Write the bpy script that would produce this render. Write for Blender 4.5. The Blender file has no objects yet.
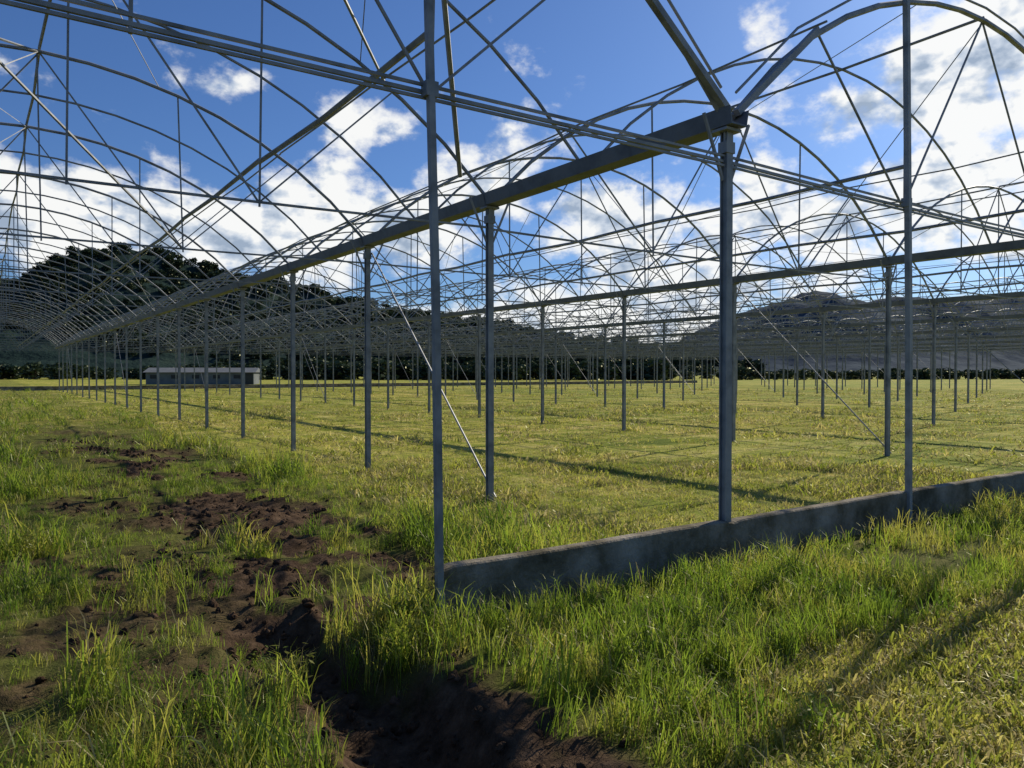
import bpy, math, random, bmesh
import numpy as np
from mathutils import Vector, Matrix
random.seed(7); rng=np.random.default_rng(7)
scene=bpy.context.scene
R=math.radians
# world frame: x = along front wall of the greenhouse, y = along the rows. origin = first gutter column
CAM=(-5.46,-4.55,1.70); HEAD=34.6
ch,sh=math.cos(R(HEAD)),math.sin(R(HEAD))
def place(X,Z):  # metres right of / ahead of the viewpoint -> site coordinates
    return (CAM[0]+X*ch+Z*sh, CAM[1]-X*sh+Z*ch)

# ------------------------------------------------------------ noise
def _h(ix,iy,s):
    n=(ix*374761393+iy*668265263+s*974634777)&0xffffffff
    n=((n^(n>>13))*1274126177)&0xffffffff
    return ((n^(n>>16))&0xffff)/65535.0
def vnoise(x,y,s=0):
    x=np.asarray(x,float);y=np.asarray(y,float)
    ix=np.floor(x).astype(np.int64);iy=np.floor(y).astype(np.int64)
    fx=x-ix;fy=y-iy
    fx=fx*fx*(3-2*fx);fy=fy*fy*(3-2*fy)
    a=_h(ix,iy,s);b=_h(ix+1,iy,s);c=_h(ix,iy+1,s);d=_h(ix+1,iy+1,s)
    return (a*(1-fx)+b*fx)*(1-fy)+(c*(1-fx)+d*fx)*fy
def fbm(x,y,o=4,s=0):
    t=0;a=.5;n=0
    for i in range(o):
        t=t+a*vnoise(x*2**i,y*2**i,s+i*17);n+=a;a*=.5
    return t/n
def sstep(a,b,x):
    t=np.clip((x-a)/(b-a),0,1);return t*t*(3-2*t)

# ------------------------------------------------------------ materials
def mat(name):
    m=bpy.data.materials.new(name);m.use_nodes=True
    nt=m.node_tree;nt.nodes.clear()
    return m,nt
def N(nt,t,**k):
    n=nt.nodes.new(t)
    for a,b in k.items(): setattr(n,a,b)
    return n
def L(nt,a,b): nt.links.new(a,b)
def ramp(nt,fac,stops):
    r=nt.nodes.new('ShaderNodeValToRGB');e=r.color_ramp.elements
    while len(e)<len(stops): e.new(.5)
    for i,(p,c) in enumerate(stops):
        e[i].position=p;e[i].color=(*c,1)
    L(nt,fac,r.inputs[0]);return r.outputs[0]
def noise(nt,vec,scale,detail=5,rough=.6):
    n=nt.nodes.new('ShaderNodeTexNoise');n.inputs['Scale'].default_value=scale
    n.inputs['Detail'].default_value=detail;n.inputs['Roughness'].default_value=rough
    if vec is not None:L(nt,vec,n.inputs['Vector'])
    return n.outputs['Fac']
def mixc(nt,f,a,b,bt='MIX'):
    m=nt.nodes.new('ShaderNodeMix');m.data_type='RGBA';m.blend_type=bt
    for s,v in ((m.inputs[0],f),(m.inputs[6],a),(m.inputs[7],b)):
        if isinstance(v,(int,float)): s.default_value=v
        elif isinstance(v,tuple): s.default_value=(*v,1)
        else: L(nt,v,s)
    return m.outputs[2]
def simple(name,stops,scale,rough=.8,metal=0,bump=.0,bscale=20,det=4):
    m,nt=mat(name)
    o=N(nt,'ShaderNodeOutputMaterial');p=N(nt,'ShaderNodeBsdfPrincipled')
    g=N(nt,'ShaderNodeNewGeometry')
    v=g.outputs['Position']
    c=ramp(nt,noise(nt,v,scale,det,.65),stops)
    L(nt,c,p.inputs['Base Color'])
    p.inputs['Roughness'].default_value=rough;p.inputs['Metallic'].default_value=metal
    if rough>.85: p.inputs['Specular IOR Level'].default_value=.03
    if bump:
        b=N(nt,'ShaderNodeBump');b.inputs['Strength'].default_value=bump;b.inputs['Distance'].default_value=.02 if bscale>1 else 1
        L(nt,noise(nt,v,bscale,4,.6),b.inputs['Height']);L(nt,b.outputs[0],p.inputs['Normal'])
    L(nt,p.outputs[0],o.inputs[0]);return m
M_steel=simple('galvanised_steel',[(.3,(.15,.155,.16)),(.5,(.26,.265,.27)),(.8,(.38,.375,.365))],4.0,.6,.25,det=3)
M_gutter=simple('gutter_steel',[(.3,(.085,.095,.115)),(.55,(.15,.165,.19)),(.8,(.16,.15,.14))],2.5,.6,.25)
M_conc=simple('weathered_concrete',[(.3,(.07,.062,.04)),(.44,(.17,.145,.10)),(.55,(.27,.235,.18)),(.72,(.40,.35,.28))],2.2,.9,0,.9,25,6)
M_soil=simple('soil',[(.3,(.030,.019,.011)),(.55,(.09,.057,.036)),(.8,(.18,.12,.078))],6,.95,0,.8,40)
M_shed=simple('shed_wall',[(.3,(.13,.14,.14)),(.7,(.20,.21,.21))],1,.9)
M_roof=simple('shed_roof',[(.3,(.13,.14,.15)),(.7,(.19,.20,.21))],1,.9)
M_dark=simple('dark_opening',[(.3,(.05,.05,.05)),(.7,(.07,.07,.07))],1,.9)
M_hill=simple('wooded_hillside',[(.3,(.012,.024,.022)),(.55,(.022,.040,.034)),(.8,(.04,.06,.045))],.05,.95,0,1.0,.4)
M_hill_haze=simple('haze_tinted_hillside',[(.3,(.026,.046,.070)),(.55,(.038,.062,.088)),(.8,(.055,.08,.10))],.03,.95,0,.8,.15)  # far hill: aerial haze painted in as a bluish diffuse colour, no volume

def leafmat(name,cols,trans,tcols):
    m,nt=mat(name)
    o=N(nt,'ShaderNodeOutputMaterial')
    d=N(nt,'ShaderNodeBsdfDiffuse');t=N(nt,'ShaderNodeBsdfTranslucent')
    g=N(nt,'ShaderNodeNewGeometry');oi=N(nt,'ShaderNodeObjectInfo')
    n1=noise(nt,g.outputs['Position'],.7,2,.65)
    n1b=N(nt,'ShaderNodeMath',operation='MULTIPLY_ADD');L(nt,n1,n1b.inputs[0]);n1b.inputs[1].default_value=1.5;n1b.inputs[2].default_value=-.25
    s=N(nt,'ShaderNodeMath',operation='MULTIPLY_ADD');L(nt,oi.outputs['Random'],s.inputs[0]);s.inputs[1].default_value=.6;s.inputs[2].default_value=-.30
    a=N(nt,'ShaderNodeMath',operation='ADD');L(nt,n1b.outputs[0],a.inputs[0]);L(nt,s.outputs[0],a.inputs[1])
    L(nt,ramp(nt,a.outputs[0],cols),d.inputs[0]);L(nt,ramp(nt,a.outputs[0],tcols),t.inputs[0])
    mx=N(nt,'ShaderNodeMixShader');mx.inputs[0].default_value=trans
    L(nt,d.outputs[0],mx.inputs[1]);L(nt,t.outputs[0],mx.inputs[2])
    gl=N(nt,'ShaderNodeBsdfGlossy');gl.inputs['Roughness'].default_value=.4;gl.inputs[0].default_value=(.7,.7,.5,1)
    m2=N(nt,'ShaderNodeMixShader');m2.inputs[0].default_value=.04
    L(nt,mx.outputs[0],m2.inputs[1]);L(nt,gl.outputs[0],m2.inputs[2])
    L(nt,m2.outputs[0],o.inputs[0]);return m
M_grass=leafmat('grass_blades',[(.15,(.05,.085,.014)),(.5,(.11,.155,.022)),(.85,(.22,.20,.05))],.55,
    [(.15,(.16,.27,.025)),(.5,(.34,.46,.045)),(.85,(.55,.52,.09))])
M_mown=leafmat('mown_grass',[(.15,(.11,.14,.025)),(.45,(.24,.245,.045)),(.75,(.42,.35,.13))],.5,
    [(.15,(.29,.36,.04)),(.5,(.53,.53,.08)),(.8,(.70,.59,.20))])
M_straw=leafmat('dry_grass',[(.2,(.26,.22,.10)),(.8,(.48,.40,.20))],.4,[(.2,(.36,.30,.12)),(.8,(.6,.5,.24))])
M_tree=leafmat('tree_leaves',[(.2,(.016,.030,.022)),(.5,(.028,.048,.030)),(.8,(.05,.07,.035))],.15,
    [(.2,(.02,.04,.015)),(.8,(.04,.06,.02))])

def ground_mat():
    m,nt=mat('field_ground')
    o=N(nt,'ShaderNodeOutputMaterial');p=N(nt,'ShaderNodeBsdfPrincipled');p.inputs['Roughness'].default_value=.95
    p.inputs['Specular IOR Level'].default_value=.05
    g=N(nt,'ShaderNodeNewGeometry');P=g.outputs['Position']
    a_s=N(nt,'ShaderNodeAttribute',attribute_name='soil').outputs['Fac']
    a_m=N(nt,'ShaderNodeAttribute',attribute_name='mown').outputs['Fac']
    soil=ramp(nt,noise(nt,P,9,6,.7),[(.3,(.028,.018,.010)),(.55,(.09,.057,.035)),(.8,(.18,.12,.075))])
    rough=ramp(nt,noise(nt,P,1.8,5,.7),[(.3,(.045,.045,.014)),(.5,(.10,.11,.025)),(.7,(.18,.16,.05))])
    mp=N(nt,'ShaderNodeMapping');mp.inputs['Scale'].default_value=(1.0,.2,1);L(nt,P,mp.inputs[0])
    mpb=N(nt,'ShaderNodeMapping');mpb.inputs['Scale'].default_value=(.12,.9,1);mpb.inputs['Rotation'].default_value=(0,0,.15);L(nt,P,mpb.inputs[0])
    st=N(nt,'ShaderNodeMath',operation='ADD');L(nt,noise(nt,mp.outputs[0],1.4,6,.72),st.inputs[0]);L(nt,noise(nt,mpb.outputs[0],1.1,5,.7),st.inputs[1])
    hv=N(nt,'ShaderNodeMath',operation='MULTIPLY');L(nt,st.outputs[0],hv.inputs[0]);hv.inputs[1].default_value=.5
    mown=ramp(nt,hv.outputs[0],[(.38,(.11,.14,.02)),(.46,(.24,.26,.04)),(.53,(.40,.36,.09)),(.62,(.60,.48,.22))])
    big=ramp(nt,noise(nt,P,.07,2,.5),[(.35,(.78,.9,.7)),(.65,(1.1,1.05,.9))])
    mown=mixc(nt,1.0,mown,big,'MULTIPLY')
    c=mixc(nt,a_m,rough,mown);c=mixc(nt,a_s,c,soil)
    L(nt,c,p.inputs['Base Color'])
    b=N(nt,'ShaderNodeBump');b.inputs['Strength'].default_value=.8;b.inputs['Distance'].default_value=.04
    L(nt,noise(nt,P,14,5,.75),b.inputs['Height']);L(nt,b.outputs[0],p.inputs['Normal'])
    L(nt,p.outputs[0],o.inputs[0]);return m
M_ground=ground_mat()

# ------------------------------------------------------------ mesh builder
class MB:
    def __init__(s): s.v=[];s.f=[]
    def sweep(s,pts,r,n=6,flat=None):
        pts=[Vector(p) for p in pts];base=len(s.v);m=len(pts)
        for i,p in enumerate(pts):
            d=(pts[min(i+1,m-1)]-pts[max(i-1,0)]).normalized()
            up=Vector((0,0,1)) if abs(d.z)<.95 else Vector((0,1,0))
            a=d.cross(up).normalized();b=a.cross(d)
            for k in range(n):
                t=2*math.pi*(k+.5)/n
                s.v.append(tuple(p+(a*math.cos(t)*(r if not flat else flat)+b*math.sin(t)*r)))
        for i in range(m-1):
            for k in range(n):
                k2=(k+1)%n
                s.f.append((base+i*n+k,base+i*n+k2,base+(i+1)*n+k2,base+(i+1)*n+k))
        s.f.append(tuple(base+k for k in range(n))[::-1]);s.f.append(tuple(base+(m-1)*n+k for k in range(n)))
    def box(s,c,d,rz=0):
        b=len(s.v);x,y,z=[q/2 for q in d];cz,sz=math.cos(rz),math.sin(rz)
        for i in (-x,x):
            for j in (-y,y):
                for k in (-z,z): s.v.append((c[0]+i*cz-j*sz,c[1]+i*sz+j*cz,c[2]+k))
        for q in ((0,1,3,2),(4,6,7,5),(0,4,5,1),(2,3,7,6),(0,2,6,4),(1,5,7,3)): s.f.append(tuple(b+i for i in q))
    def mesh(s,name,m,smooth=False):
        me=bpy.data.meshes.new(name);me.from_pydata(s.v,[],s.f);me.update()
        if m: me.materials.append(m)
        if smooth: me.shade_smooth()
        return me
def obj(name,me,parent=None,loc=(0,0,0)):
    o=bpy.data.objects.new(name,me);scene.collection.objects.link(o);o.location=loc
    if parent:o.parent=parent
    return o

# ------------------------------------------------------------ greenhouse
W=9.6;PT=3.88;GZ=3.85;GT=3.98;RISE=2.08;CH=3.57
RR=(4.8**2+RISE**2)/(2*RISE)
def az(s): return GT+math.sqrt(RR*RR-(s-4.8)**2)-(RR-RISE)
def arch(mb,y,r=.024,n=5,j=0.0,seg=16):
    pts=[]
    for i in range(seg+1):
        s=W*i/seg
        s2=.07+s*(W-.14)/W
        pts.append((s2,y+j*math.sin(math.pi*i/seg),az(s)))
    mb.sweep(pts,r,n)
def icol(mb,x,y,z0,z1,w=.078,d=.068):
    mb.box((x,y-d/2,(z0+z1)/2),(w,.012,z1-z0));mb.box((x,y+d/2,(z0+z1)/2),(w,.012,z1-z0))
    mb.box((x,y,(z0+z1)/2),(.03,d-.014,z1-z0-.004))
    mb.box((x,y,z1-.01),(w+.12,d+.10,.024))
    mb.box((x,y,z1-.16),(w+.035,d+.03,.10))
    for s in(-1,1): mb.sweep([(x+s*(w/2+.012),y-.02,z1-.185),(x+s*(w/2+.012),y-.02,z1-.03)],.009,4)
def module(seed,front=False):
    r=random.Random(seed);mb=MB();g=MB()
    icol(mb,0,0,-.2,GZ)
    for sx in(-1,1):
        mb.sweep([(sx*.05,0,GZ-.45),(sx*.30,0,GZ+.10)],.016,4)
    arch(mb,0,.026 if not front else .032,6,r.uniform(-.06,.06))
    arch(mb,PT/2,.019,5,r.uniform(-.12,.12))
    sag=r.uniform(0,.07)
    def cz(s): return CH-sag*math.sin(math.pi*s/W)
    ss=[0.05+i*(W-.1)/8 for i in range(9)]
    mb.sweep([(s,0,cz(s)) for s in ss],.018,4)
    if front:
        mb.sweep([(s,-.012,cz(s)+.045) for s in ss],.014,4);mb.sweep([(s,-.012,cz(s)-.04) for s in ss],.014,4)
    H=[2.98,4.8,6.62]
    for s in H:
        if r.random()<.9: mb.sweep([(s,0,cz(s)-.05),(s+r.uniform(-.06,.06),0,az(s))],.014,4)
    for a,b in ((2.98,1.35),(2.98,4.8),(6.62,4.8),(6.62,8.25)):
        if r.random()<.75: mb.sweep([(a,0.02,cz(a)),(b,0.02,az(b))],.013,4)
    for s,z,q in ((2.98,GT,.026),(6.62,GT,.026),(4.8,az(4.8)+.04,.02),(1.5,az(1.5)+.03,.013),(8.1,az(8.1)+.03,.013)):
        j=r.uniform(-.03,.03)
        mb.sweep([(s,0,z),(s+j,PT/2,z-r.uniform(.0,.05)),(s,PT,z)],q,5)
    for k in range(2):
        a=r.choice([.1,1.5,3.3,4.8,6.3,8.1]);b=a+r.choice([-1.5,1.5,1.8]) 
        b=min(max(b,.1),9.5)
        mb.sweep([(a,0,az(a)),(b,PT,az(b))],.007,3)
    if r.random()<.5: mb.sweep([(2.98,0,CH),(4.8,PT,az(4.8))],.008,3)
    if r.random()<.5: mb.sweep([(6.62,PT,CH),(4.8,0,az(4.8))],.008,3)
    for s in (1.6,8.0):
        mb.sweep([(s,0,cz(s)+.03),(s,PT/2,CH-.05),(s,PT,CH)],.004,3)
    prof=[(-.13,.15),(-.118,.15),(-.09,.015),(.09,.015),(.118,.15),(.13,.15),(.10,0),(-.10,0)]
    y0=-.14 if front else 0.0
    b=len(g.v)
    for y in(y0,PT):
        for (px,pz) in prof:g.v.append((px,y,GZ+.012+pz))
    for k in range(8):
        k2=(k+1)%8;g.f.append((b+k,b+8+k,b+8+k2,b+k2))
    for o_ in (0,8):
        for q in ((0,1,2,7),(7,2,3,6),(6,3,4,5)):g.f.append(tuple(b+o_+i for i in q))
    if not front:
        b=len(g.v)
        for y in(-.06,.06):
            for (px,pz) in ((-.137,.135),(-.10,-.006),(.10,-.006),(.137,.135)):g.v.append((px*1.03,y,GZ+.012+pz))
        for k in range(3): g.f.append((b+k,b+4+k,b+5+k,b+k+1))
    return mb.mesh('frame_mesh',M_steel),g.mesh('gutter_mesh',M_gutter)
NR=20;NJ=9
gh=bpy.data.objects.new('greenhouse_frame',None);scene.collection.objects.link(gh)
var=[module(10+i) for i in range(8)]
fvar=[module(50+i,True) for i in range(2)]
for j in range(-1,NJ):
    for k in range(NR):
        a,b=(fvar[j%2] if k==0 else var[random.randrange(8)])
        obj(f'truss_{j+1}_{k}',a,gh,(j*W,k*PT,random.uniform(-.02,.02) if k else 0))
        obj(f'gutter_{j+1}_{k}',b,gh,(j*W,k*PT,0))
mb=MB()
for j in range(-1,NJ):
    for s in (2.98,6.62):
        x=j*W+s
        if j==-1 and s<5: continue
        w=.032 if j==-1 else .040
        mb.sweep([(x+.03,-.06,-.1),(x,-.06,2.2),(x-.10,-.05,az(s)+.02+(.35))],w,4)
        mb.box((x-.03,-.04,CH),(.09,.08,.10))
    x=j*W
    mb.sweep([(x+.06,-.06,GT+.02),(x+1.25,-.06,az(1.25)+.01)],.042,4)
    mb.sweep([(x-.06,-.06,GT+.02),(x-1.9,-.06,az(1.9)+.01)],.042,4)
    mb.sweep([(x+.1,-.02,GT+.22)]+[(x+s,-.02,az(s)+.15) for s in (1,2,3,4,4.8,5.6,6.6,7.6,8.6)]+[(x+W-.1,-.02,GT+.22)],.014,5)
    mb.sweep([(x+.06,PT-.05,.05),(x+.06,2*PT-.05,GZ-.1)],.015,5)
    for k in (9,16): mb.sweep([(x+.06,k*PT,.05),(x+.06,(k+1)*PT,GZ-.1)],.014,4)
mb.sweep([(-2.98,0,az(2.98)-.6),(-1.6,PT*.5,CH+.05)],.024,5)
mb.sweep([(-6.6,PT,az(3)),(-3,PT*2,CH)],.018,5)
mb.sweep([(-4.8,0,az(4.8)),(-1.5,PT,az(1.5))],.018,5)
mb.sweep([(-4.8,PT*2,az(4.8)),(-8,PT,az(1.5))],.018,5)
obj('gable_posts',mb.mesh('gable_posts',M_steel),gh)

def wall(name,p0,p1,z0,z1,th,step=.25,m=M_conc,wob=.012):
    p0=np.array(p0,float);p1=np.array(p1,float);d=p1-p0;Ln=np.linalg.norm(d);d/=Ln;nrm=np.array([-d[1],d[0]])
    n=int(Ln/step);v=[];f=[]
    for i in range(n+1):
        t=i/n*Ln;c=p0+d*t
        zz=z1+(float(fbm(t*.9,0,4,5))-.5)*wob
        if (t%2.98)<step*.9: zz-=.02
        for sgn,z in((-1,z0),(-1,z1*.5),(-1,zz-.012),(-.8,zz),(.8,zz),(1,zz-.012),(1,z0)):
            q=c+nrm*sgn*th/2;v.append((q[0],q[1],z))
    for i in range(n):
        for k in range(6):
            a=i*7+k;f.append((a,a+7,a+8,a+1))
    f.append(tuple(range(7)));f.append(tuple(n*7+k for k in range(7))[::-1])
    me=bpy.data.meshes.new(name);me.from_pydata(v,[],f);me.update();me.materials.append(m)
    return obj(name,me)
wall('concrete_wall',(-2.93,.0),(NJ*W,.0),-.3,.37,.11,.1,M_conc,.03)
wall('concrete_wall',(-9.0,NR*PT),(NJ*W,NR*PT),-.3,.4,.15,1.0)

# ------------------------------------------------------------ ground
def soilmask(x,y):
    cx=-3.1-.5*(1-sstep(0,2,y))+1.6*(fbm(y*.4,x*0,3,3)-.5)+.7*np.exp(-((y-3.6)/1.3)**2)
    wd=.95+.9*np.exp(-((y-3.2)/1.7)**2)+.5*fbm(y*.6,y*0+3,2,4)
    m=1-sstep(wd*.38,wd*1.2,np.abs(x-cx)+ (fbm(x*1.5,y*1.5,4,6)-.5)*1.6)
    m=m*(1-sstep(16,26,y))*sstep(-4.2,-3.2,y)
    n=fbm(x*1.7,y*1.7,5,21)
    m=m*sstep(.45,.57,n+.02+.055*np.exp(-((y-3.2)/2.0)**2))
    m2=sstep(.55,.65,fbm(x*1.5,y*1.5,5,31)+.012)*(1-sstep(-3.9,-3.2,x))*(1-sstep(5,12,y))*.8
    d=1-sstep(.40,.85,np.hypot((x+3.85)/.75,(y+.7)/1.8)+.9*(fbm(x*2.6,y*2.6,4,33)-.5))
    return np.clip(np.maximum(np.maximum(m,m2),d),0,1)*(1-sstep(-3.3,-3.0,x)*(1-sstep(0,.3,y)))
def ditch(x,y): return 1-sstep(.12,.42,np.abs(x+3.85+.1*np.sin(y*2)))
def H(x,y):
    s=soilmask(x,y)
    dist=np.hypot(x-CAM[0],y-CAM[1]);nearf=1-sstep(25,60,dist)
    left=(1-sstep(-2.2,-.9,x))
    h=(fbm(x*.5,y*.5,3,41)-.5)*.12*nearf*(.3+.7*left)
    h=h+(fbm(x*2.2,y*2.2,4,43)-.5)*.13*nearf*(.2+.8*left)
    cl=np.abs(fbm(x*5,y*5,5,51)-.5)*2
    h=h+s*((fbm(x*1.8,y*1.8,3,47)-.45)*.12+cl*.10-.02)*(1-sstep(20,40,y))
    dd=ditch(x,y)*sstep(-2.6,-1.6,y)*(1-sstep(.2,1.1,y))
    return h-dd*.26
def axis(lo,hi,fine,flo,fhi,g=1.12):
    a=list(np.arange(flo,fhi+1e-6,fine));s=fine
    while a[-1]<hi: s*=g;a.append(a[-1]+s)
    s=fine;b=[];c=flo
    while c>lo: s*=g;c-=s;b.append(c)
    return np.array(b[::-1]+a)
ax=axis(-1500,1700,.04,-9,1.0,1.09);ay=axis(-1500,1700,.045,-4.2,11,1.07)
GX,GY=np.meshgrid(ax,ay,indexing='ij');nx,ny=GX.shape
Hz=H(GX,GY)
co=np.stack([GX,GY,Hz],-1).reshape(-1,3)
idx=np.arange(nx*ny).reshape(nx,ny)
q=np.stack([idx[:-1,:-1],idx[1:,:-1],idx[1:,1:],idx[:-1,1:]],-1).reshape(-1,4)
me=bpy.data.meshes.new('ground')
me.vertices.add(len(co));me.vertices.foreach_set('co',co.ravel())
me.loops.add(q.size);me.loops.foreach_set('vertex_index',q.ravel().astype(np.int32))
me.polygons.add(len(q));me.polygons.foreach_set('loop_start',np.arange(0,q.size,4,dtype=np.int32));me.polygons.foreach_set('loop_total',np.full(len(q),4,np.int32))
me.update(calc_edges=True)
def mownmask(x,y):
    w=.8*(fbm(x*.5,y*.5,3,61)-.5)*2
    m=sstep(-1.6,-.5,x+w+.0*y)*sstep(0,.1,y)
    left=sstep(14,30,y+w)
    path=1-sstep(-2.1,-1.75,y+.3*w-.03*(x+2));path=path*sstep(-3.2,-1.8,x)
    m=np.maximum(m,left*.6);m=np.maximum(m,path)
    return np.clip(m,0,1)
for nm,arr in(('soil',soilmask(GX,GY)),('mown',mownmask(GX,GY))):
    a=me.attributes.new(nm,'FLOAT','POINT');a.data.foreach_set('value',arr.ravel().astype(np.float32))
me.materials.append(M_ground);me.shade_smooth();obj('ground',me)

def inst(name,coll,P,rot,scl,idxs):
    me=bpy.data.meshes.new(name);n=len(P)
    me.vertices.add(n);me.vertices.foreach_set('co',np.asarray(P,np.float32).ravel())
    a=me.attributes.new('rot','FLOAT_VECTOR','POINT');a.data.foreach_set('vector',np.asarray(rot,np.float32).ravel())
    a=me.attributes.new('scl','FLOAT_VECTOR','POINT');a.data.foreach_set('vector',np.asarray(scl,np.float32).ravel())
    a=me.attributes.new('vi','INT','POINT');a.data.foreach_set('value',np.asarray(idxs,np.int32))
    me.update();o=obj(name,me)
    ng=bpy.data.node_groups.new(name+'_gn','GeometryNodeTree')
    ng.interface.new_socket('Geometry',in_out='INPUT',socket_type='NodeSocketGeometry')
    ng.interface.new_socket('Geometry',in_out='OUTPUT',socket_type='NodeSocketGeometry')
    gi=ng.nodes.new('NodeGroupInput');go=ng.nodes.new('NodeGroupOutput')
    ip=ng.nodes.new('GeometryNodeInstanceOnPoints');ci=ng.nodes.new('GeometryNodeCollectionInfo')
    ci.inputs['Collection'].default_value=coll;ci.inputs['Separate Children'].default_value=True;ci.inputs['Reset Children'].default_value=True
    def na(nm,dt):
        k=ng.nodes.new('GeometryNodeInputNamedAttribute');k.data_type=dt;k.inputs['Name'].default_value=nm;return k.outputs['Attribute']
    er=ng.nodes.new('FunctionNodeEulerToRotation')
    ng.links.new(na('rot','FLOAT_VECTOR'),er.inputs[0])
    ng.links.new(gi.outputs[0],ip.inputs['Points']);ng.links.new(ci.outputs[0],ip.inputs['Instance'])
    ip.inputs['Pick Instance'].default_value=True
    ng.links.new(na('vi','INT'),ip.inputs['Instance Index'])
    ng.links.new(er.outputs[0],ip.inputs['Rotation']);ng.links.new(na('scl','FLOAT_VECTOR'),ip.inputs['Scale'])
    ng.links.new(ip.outputs[0],go.inputs[0])
    md=o.modifiers.new('scatter','NODES');md.node_group=ng
    return o

def tuft(name,n,hmin,hmax,rad,w,bend,m,coll,straw=0,weed=False,seed=0):
    r=random.Random(seed);v=[];f=[];mi=[]
    for i in range(n):
        a=r.uniform(0,6.283);d=rad*math.sqrt(r.random());x,y=d*math.cos(a),d*math.sin(a)
        h=r.uniform(hmin,hmax);la=r.uniform(0,6.283);b=r.uniform(.3,1)*bend*h
        fa=la+r.uniform(-1.2,1.2)+math.pi/2;wx,wy=math.cos(fa),math.sin(fa)
        ww=w*r.uniform(.5,1.3);base=len(v)
        prof=[(0,.0,.7),(.4,.15,1),(.75,.5,.75)]
        for (t,bb,wk) in prof:
            px,py=x+math.cos(la)*b*bb,y+math.sin(la)*b*bb
            for sg in(-1,1): v.append((px+wx*ww*wk*sg/2,py+wy*ww*wk*sg/2,h*t-.01))
        v.append((x+math.cos(la)*b,y+math.sin(la)*b,h*(.98-.25*bend)))
        f+=[(base,base+1,base+3,base+2),(base+2,base+3,base+5,base+4),(base+4,base+5,base+6)]
        s=1 if r.random()<straw else 0
        mi+=[s]*3
    if weed:
        for i in range(30):
            a=r.uniform(0,6.283);d=rad*1.1*math.sqrt(r.random());z=r.uniform(.05,hmax*.8)
            x,y=d*math.cos(a),d*math.sin(a);s=r.uniform(.010,.022);t=r.uniform(-.6,.6)
            ax_=Vector((math.cos(a),math.sin(a),t)).normalized();bx=Vector((-math.sin(a),math.cos(a),r.uniform(-.4,.4))).normalized()
            c=Vector((x,y,z));base=len(v)
            for p in (c-ax_*s,c+bx*s*.5,c+ax_*s*1.1,c-bx*s*.5): v.append(tuple(p))
            f.append((base,base+1,base+2,base+3));mi.append(0)
    me=bpy.data.meshes.new(name);me.from_pydata(v,[],f);me.materials.append(m);me.materials.append(M_straw)
    me.polygons.foreach_set('material_index',mi);me.update()
    coll.objects.link(bpy.data.objects.new(name,me))
gc=bpy.data.collections.new('grass_tufts')
for i in range(3): tuft(f't{i}_tall',22,.14,.42,.09,.0065,.6,M_grass,gc,.10,seed=i)
tuft('t3_weed',12,.12,.30,.08,.008,.6,M_grass,gc,.05,True,seed=5)
tuft('t4_med',24,.06,.20,.11,.006,.9,M_grass,gc,.16,seed=6)
for i in range(3): tuft(f't{5+i}_mown',24,.02,.085,.11,.007,1.0,M_mown,gc,.25+.1*i,seed=10+i)
tuft('t8_thatch',24,.02,.06,.13,.007,1.7,M_mown,gc,.75,seed=15)
allP=[];allR=[];allS=[];allI=[]
def scatter(r0,r1,dens,half,sc):
    A=(R(half)*2)*.5*(r1*r1-r0*r0);n=int(A*dens)
    r=np.sqrt(rng.uniform(r0*r0,r1*r1,n));t=R(HEAD)+rng.uniform(-R(half),R(half),n)
    x=CAM[0]+r*np.sin(t);y=CAM[1]+r*np.cos(t)
    s=soilmask(x,y);m=mownmask(x,y)
    nn=fbm(x*.9,y*.9,3,71);u=rng.random(n)
    keep=u>s*1.04
    keep&=~((y<.10)&(y>-.26)&(x>-3.0))
    thin=sstep(.30,.5,nn)
    keep&=rng.random(n)<np.where(m>.5,.85,.4+.6*thin)
    x,y,s,m,nn=[q[keep] for q in(x,y,s,m,nn)];n=len(x)
    ismown=rng.random(n)<m
    pick=rng.random(n)
    strip=(y<0)&(y>-2.3)&(x>-3.1)
    leftm=(~strip)&(~ismown)
    pt=np.where(leftm,.30,.5)
    tallp=sstep(.40,.60,fbm(x*.7,y*.7,4,81))
    ind=np.where(ismown,np.where(pick<.66,5+rng.integers(0,3,n),8),np.where(pick<pt*(.4+.8*np.where(leftm,tallp,1)),rng.integers(0,3,n),np.where(pick>.86,3,4)))
    ind=np.where(leftm&(tallp<.3)&(rng.random(n)<.2),8,ind)
    k=np.full(n,1.0)
    k=np.where(strip&~ismown,.50+.75*sstep(3,8,x)*(nn)+.35*nn,k)
    k=np.where(leftm,.50+.6*tallp,k)
    path=(y<-1.75)&(x>-3)&ismown
    k=np.where(path,1.4,k)
    rg=ismown&~path&(fbm(x*.7,y*.7,4,88)>.57)
    k=np.where(rg,1.8,k)
    k=k*(1-.4*s)
    k=k*rng.uniform(.65,1.3,n)
    P=np.stack([x,y,H(x,y)-.005],-1);rot=np.stack([rng.uniform(-.2,.2,n),rng.uniform(-.2,.2,n),rng.uniform(0,6.28,n)],-1)
    S=np.stack([k*sc,k*sc,k*(1+.15*(sc-1))],-1)
    allP.append(P);allR.append(rot);allS.append(S);allI.append(ind)
scatter(.9,7,215,56,1.0)
scatter(7,15,75,46,1.2)
scatter(15,40,9,42,2.0)
scatter(40,80,.9,40,3.5)
inst('grass',gc,np.concatenate(allP),np.concatenate(allR),np.concatenate(allS),np.concatenate(allI))

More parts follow.
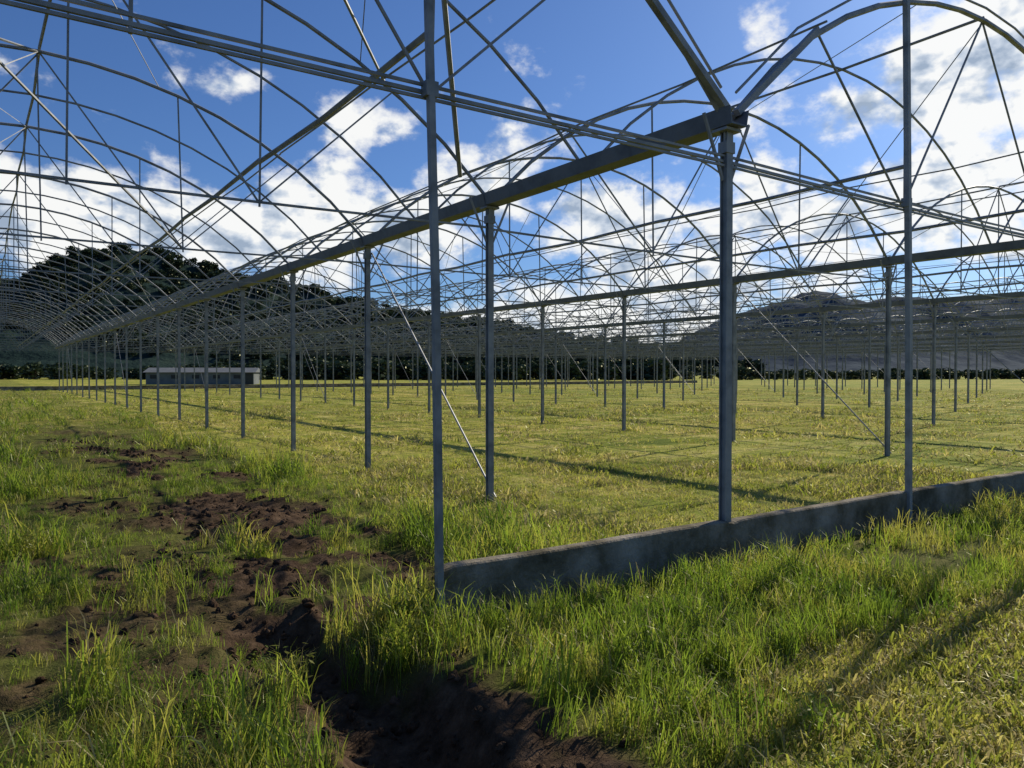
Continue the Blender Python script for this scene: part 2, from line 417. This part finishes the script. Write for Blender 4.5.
cc=bpy.data.collections.new('clod_shapes')
for i in range(4):
    bm=bmesh.new();bmesh.ops.create_icosphere(bm,subdivisions=3,radius=1)
    for v in bm.verts:
        d=v.co.normalized();a=float(fbm(np.array(d.x*2.2+5*i+9),np.array(d.y*2.2+d.z*1.7+20),4,i))
        v.co=d*(.45+1.0*a);v.co.z*=.7
    me=bpy.data.meshes.new(f'clod{i}');bm.to_mesh(me);bm.free();me.materials.append(M_soil)
    cc.objects.link(bpy.data.objects.new(f'clod{i}',me))
n=34000;x=rng.uniform(-10,-1,n);y=rng.uniform(-3.5,18,n);s=soilmask(x,y);kp=rng.random(n)<s**2*.6;x=x[kp];y=y[kp];n=len(x)
sz=.007+.04*rng.random(n)**4
inst('soil_clods',cc,np.stack([x,y,H(x,y)+sz*.15],-1),rng.uniform(0,6.28,(n,3)),np.repeat(sz[:,None],3,1),rng.integers(0,4,n))

# ------------------------------------------------------------ hills and trees
def mound_h(x,y,ms):
    h=0
    for (X,Z,hh,sx,sz) in ms:
        a,b=place(X,Z);dx=x-a;dy=y-b
        u=dx*ch-dy*sh;w=dx*sh+dy*ch
        h=h+(hh*np.exp(-.5*((u/sx)**2+(w/sz)**2)))**3
    return np.cbrt(h)
def hill_h(x,y,ms,amp):
    b=mound_h(x,y,ms)
    return b*(1+amp*(fbm(x/38,y/38,4,91)-.5))+np.minimum(b/8,1)*(fbm(x/7,y/7,3,95)-.5)*4-2
def hill(name,ms,X0,X1,Z0,Z1,n1,n2,amp,m):
    us=np.linspace(X0,X1,n1);ws=np.linspace(Z0,Z1,n2);U,Wz=np.meshgrid(us,ws,indexing='ij')
    x=CAM[0]+U*ch+Wz*sh;y=CAM[1]-U*sh+Wz*ch
    h=hill_h(x,y,ms,amp)
    v=np.stack([x,y,h],-1).reshape(-1,3);ix=np.arange(n1*n2).reshape(n1,n2)
    f=np.stack([ix[:-1,:-1],ix[1:,:-1],ix[1:,1:],ix[:-1,1:]],-1).reshape(-1,4)
    me=bpy.data.meshes.new(name);me.from_pydata(v.tolist(),[],f.tolist());me.update();me.materials.append(m);me.shade_smooth()
    return obj(name,me)
LM=[(-185,360,54,38,60),(-262,370,50,60,60),(-350,360,60,70,60),(-140,385,44,46,60),(-90,400,34,45,50),(-30,420,29,55,50),(50,440,20,60,40),(-450,340,45,80,60)]
RM=[(195,500,54,46,60),(270,510,50,60,60),(350,520,47,70,60),(140,500,34,34,50),(450,520,45,90,60),(560,500,50,90,60)]
hill('hill',LM,-620,200,200,600,260,150,.35,M_hill)
hill('hill',RM,60,750,300,760,220,120,.3,M_hill_haze)
tc=bpy.data.collections.new('tree_shapes')
M_bark=simple('bark',[(.3,(.03,.022,.015)),(.7,(.08,.06,.045))],4,.9)
def treemesh(name,seed,hgt=7.0,lob=9,leaves=380,ls=.54):
    r=random.Random(seed);mbk=MB()
    mbk.sweep([(0,0,-.5),(.1,.05,hgt*.3),(.0,.1,hgt*.62)],.16,6)
    L_=[]
    for i in range(lob):
        a=r.uniform(0,6.28);d=r.uniform(.3,1)*hgt*.27;z=hgt*r.uniform(.38,.86)
        c=(d*math.cos(a),d*math.sin(a),z);L_.append((c,hgt*r.uniform(.12,.22)))
        mbk.sweep([(0,0,hgt*.25),(c[0]*.5,c[1]*.5,(hgt*.3+z)/2),c],.06,4)
    v=list(mbk.v);f=list(mbk.f);mi=[1]*len(f)
    for i in range(leaves):
        c,rd=r.choice(L_)
        d=Vector((r.gauss(0,1),r.gauss(0,1),r.gauss(0,1))).normalized()*rd*r.uniform(.6,1.12)
        p=Vector(c)+Vector((d.x,d.y,d.z*.8));a=Vector((r.gauss(0,1),r.gauss(0,1),r.gauss(0,.6))).normalized();b=a.cross(Vector((r.gauss(0,1),r.gauss(0,1),r.gauss(0,1)))).normalized()
        s=ls*r.uniform(.5,1.2);k=len(v)
        for q in(p-a*s,p+b*s*.6,p+a*s,p-b*s*.6):v.append(tuple(q))
        f.append((k,k+1,k+2,k+3));mi.append(0)
    me=bpy.data.meshes.new(name);me.from_pydata(v,[],f);me.materials.append(M_tree);me.materials.append(M_bark);me.polygons.foreach_set('material_index',mi)
    tc.objects.link(bpy.data.objects.new(name,me))
for i in range(4): treemesh(f'tree{i}',i+3)
n=3800;X=rng.uniform(-480,160,n);Z=rng.uniform(270,430,n)
x=CAM[0]+X*ch+Z*sh;y=CAM[1]-X*sh+Z*ch;hh=hill_h(x,y,LM,.35);kp=hh>1;x=x[kp];y=y[kp];hh=hh[kp];n=len(x)
sc=rng.uniform(.5,1.0,n)
inst('hill_forest',tc,np.stack([x,y,hh-2.2],-1),np.stack([0*x,0*x,rng.uniform(0,6.28,n)],-1),np.stack([sc*1.3,sc*1.3,sc],-1),rng.integers(0,4,n))
X=[];Z=[];S=[]
for i in range(560):
    xx=rng.uniform(-190,230);z=rng.uniform(155,185)+abs(xx)*.15
    den=vnoise(np.array(xx/14.0),np.array(3.3),5)
    if rng.random()<.45+den:
        X.append(xx);Z.append(z);S.append((.5+.6*float(den))*rng.uniform(.7,1.1)*(.95 if xx<50 else .55))
X=np.array(X);Z=np.array(Z);S=np.array(S);n=len(X)
inst('tree_belt',tc,np.stack([CAM[0]+X*ch+Z*sh,CAM[1]-X*sh+Z*ch,-2.2*S],-1),np.stack([0*X,0*X,rng.uniform(0,6.28,n)],-1),np.stack([S*1.35,S*1.35,S],-1),rng.integers(0,4,n))

sx,sy=place(-43,107)
sd=bpy.data.objects.new('farm_shed',None);scene.collection.objects.link(sd);sd.location=(sx,sy,0);sd.rotation_euler=(0,0,R(-25))
m=MB();m.box((0,0,.85),(14,5,1.7));obj('walls',m.mesh('w',M_shed),sd)
m=MB();m.v=[(-7.3,-2.9,1.65),(7.3,-2.9,1.65),(7.3,0,2.3),(-7.3,0,2.3),(-7.3,2.9,1.65),(7.3,2.9,1.65)]
m.f=[(0,1,2,3),(3,2,5,4),(0,3,4),(1,5,2)];obj('roof',m.mesh('r',M_roof),sd)
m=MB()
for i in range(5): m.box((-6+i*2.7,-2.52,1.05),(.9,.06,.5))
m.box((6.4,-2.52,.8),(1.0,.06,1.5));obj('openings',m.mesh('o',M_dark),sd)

# ------------------------------------------------------------ sky
SUN_AZ=HEAD+41;SUN_EL=31
w=bpy.data.worlds.new('World');scene.world=w;w.use_nodes=True;nt=w.node_tree;nt.nodes.clear()
out=N(nt,'ShaderNodeOutputWorld');bg=N(nt,'ShaderNodeBackground');bg.inputs[1].default_value=.12
sky=N(nt,'ShaderNodeTexSky');sky.sky_type='NISHITA';sky.sun_disc=False;sky.sun_elevation=R(SUN_EL);sky.sun_rotation=R(SUN_AZ)
sky.air_density=1.0;sky.dust_density=.6;sky.ozone_density=3.2
tcn=N(nt,'ShaderNodeTexCoord');D=tcn.outputs['Generated']
sep=N(nt,'ShaderNodeSeparateXYZ');L(nt,D,sep.inputs[0])
def mth(op,a,b=None,c=None,clamp=False):
    k=nt.nodes.new('ShaderNodeMath');k.operation=op;k.use_clamp=clamp
    for i,q in enumerate((a,b,c)):
        if q is None: continue
        if isinstance(q,(int,float)): k.inputs[i].default_value=q
        else: L(nt,q,k.inputs[i])
    return k.outputs[0]
AZ=mth('ARCTAN2',sep.outputs[0],sep.outputs[1]);EL=mth('ARCSINE',sep.outputs[2])
blobs=[(30,205,170,44,1.05),(180,235,150,44,1.1),(330,225,150,56,1.1),(235,90,66,16,.5),(400,130,90,34,.75),(480,175,95,50,.95),
 (600,225,85,42,1.2),(690,285,150,50,1.1),(955,75,90,74,1.3),(1010,40,80,92,1.25),(850,115,58,36,1.1),(762,35,26,22,.85),(815,215,75,60,1.1),(950,190,120,60,1.2),
 (1150,150,160,120,1.05),(-250,150,250,110,.9),(512,335,800,30,1.0)]
tot=None
for (px,py,rx,ry,wt) in blobs:
    a0=math.atan((px-512)/765);a=R(HEAD)+a0;e=math.atan((372-py)*math.cos(a0)/765)
    sa=rx/765*math.cos(a0)**2;se=ry/765*math.cos(a0)
    dx=mth('MULTIPLY',mth('SUBTRACT',AZ,a),1/sa);dy=mth('MULTIPLY',mth('SUBTRACT',EL,e),1/se)
    r2=mth('ADD',mth('MULTIPLY',dx,dx),mth('MULTIPLY',dy,dy))
    g=mth('MULTIPLY',mth('POWER',2.718,mth('MULTIPLY',r2,-.7)),wt)
    tot=g if tot is None else mth('MAXIMUM',tot,g)
mp=N(nt,'ShaderNodeMapping');mp.inputs['Scale'].default_value=(1,1,1.5);L(nt,D,mp.inputs[0])
nz=noise(nt,mp.outputs[0],9.0,7,.58)
sdir=Vector((math.sin(R(SUN_AZ))*math.cos(R(SUN_EL)),math.cos(R(SUN_AZ))*math.cos(R(SUN_EL)),math.sin(R(SUN_EL))))
mp2=N(nt,'ShaderNodeMapping');mp2.inputs['Scale'].default_value=(1,1,1.5);mp2.inputs['Location'].default_value=tuple(sdir*.022);L(nt,D,mp2.inputs[0])
nz2=noise(nt,mp2.outputs[0],9.0,4,.58)
dens=mth('ADD',tot,mth('MULTIPLY',mth('SUBTRACT',nz,.5),3.0))
mr=N(nt,'ShaderNodeMapRange');mr.interpolation_type='SMOOTHSTEP';mr.inputs[1].default_value=.38;mr.inputs[2].default_value=.86;L(nt,dens,mr.inputs[0])
sha=mth('MULTIPLY_ADD',mth('SUBTRACT',nz,nz2),6.0,.74)
sha=mth('SUBTRACT',sha,mth('MULTIPLY',mth('SUBTRACT',dens,.9),.26),clamp=True)
cc_=ramp(nt,sha,[(.1,(2.9,3.6,4.6)),(.45,(5.0,5.6,6.4)),(.8,(8.2,8.2,8.0))])
skyc=mixc(nt,1.0,sky.outputs[0],(.40,.56,.82),'MULTIPLY')
fin=mixc(nt,mth('MULTIPLY',mr.outputs[0],.95),skyc,cc_)
L(nt,fin,bg.inputs[0]);L(nt,bg.outputs[0],out.inputs[0])
w.cycles.sampling_method='MANUAL';w.cycles.sample_map_resolution=256
sl=bpy.data.lights.new('sun','SUN');sl.energy=5.0;sl.angle=R(.5);sl.color=(1,.92,.76)
so=bpy.data.objects.new('sun',sl);scene.collection.objects.link(so);so.rotation_euler=sdir.to_track_quat('Z','Y').to_euler();so.location=(0,0,30)

cam=bpy.data.cameras.new('camera');cam.sensor_width=36;cam.lens=26.9;cam.clip_end=5000;cam.clip_start=.05
co_=bpy.data.objects.new('camera',cam);scene.collection.objects.link(co_);co_.location=CAM;co_.rotation_euler=(R(89.1),0,R(-HEAD))
scene.camera=co_
scene.view_settings.view_transform='Standard';scene.view_settings.look='None';scene.view_settings.exposure=0
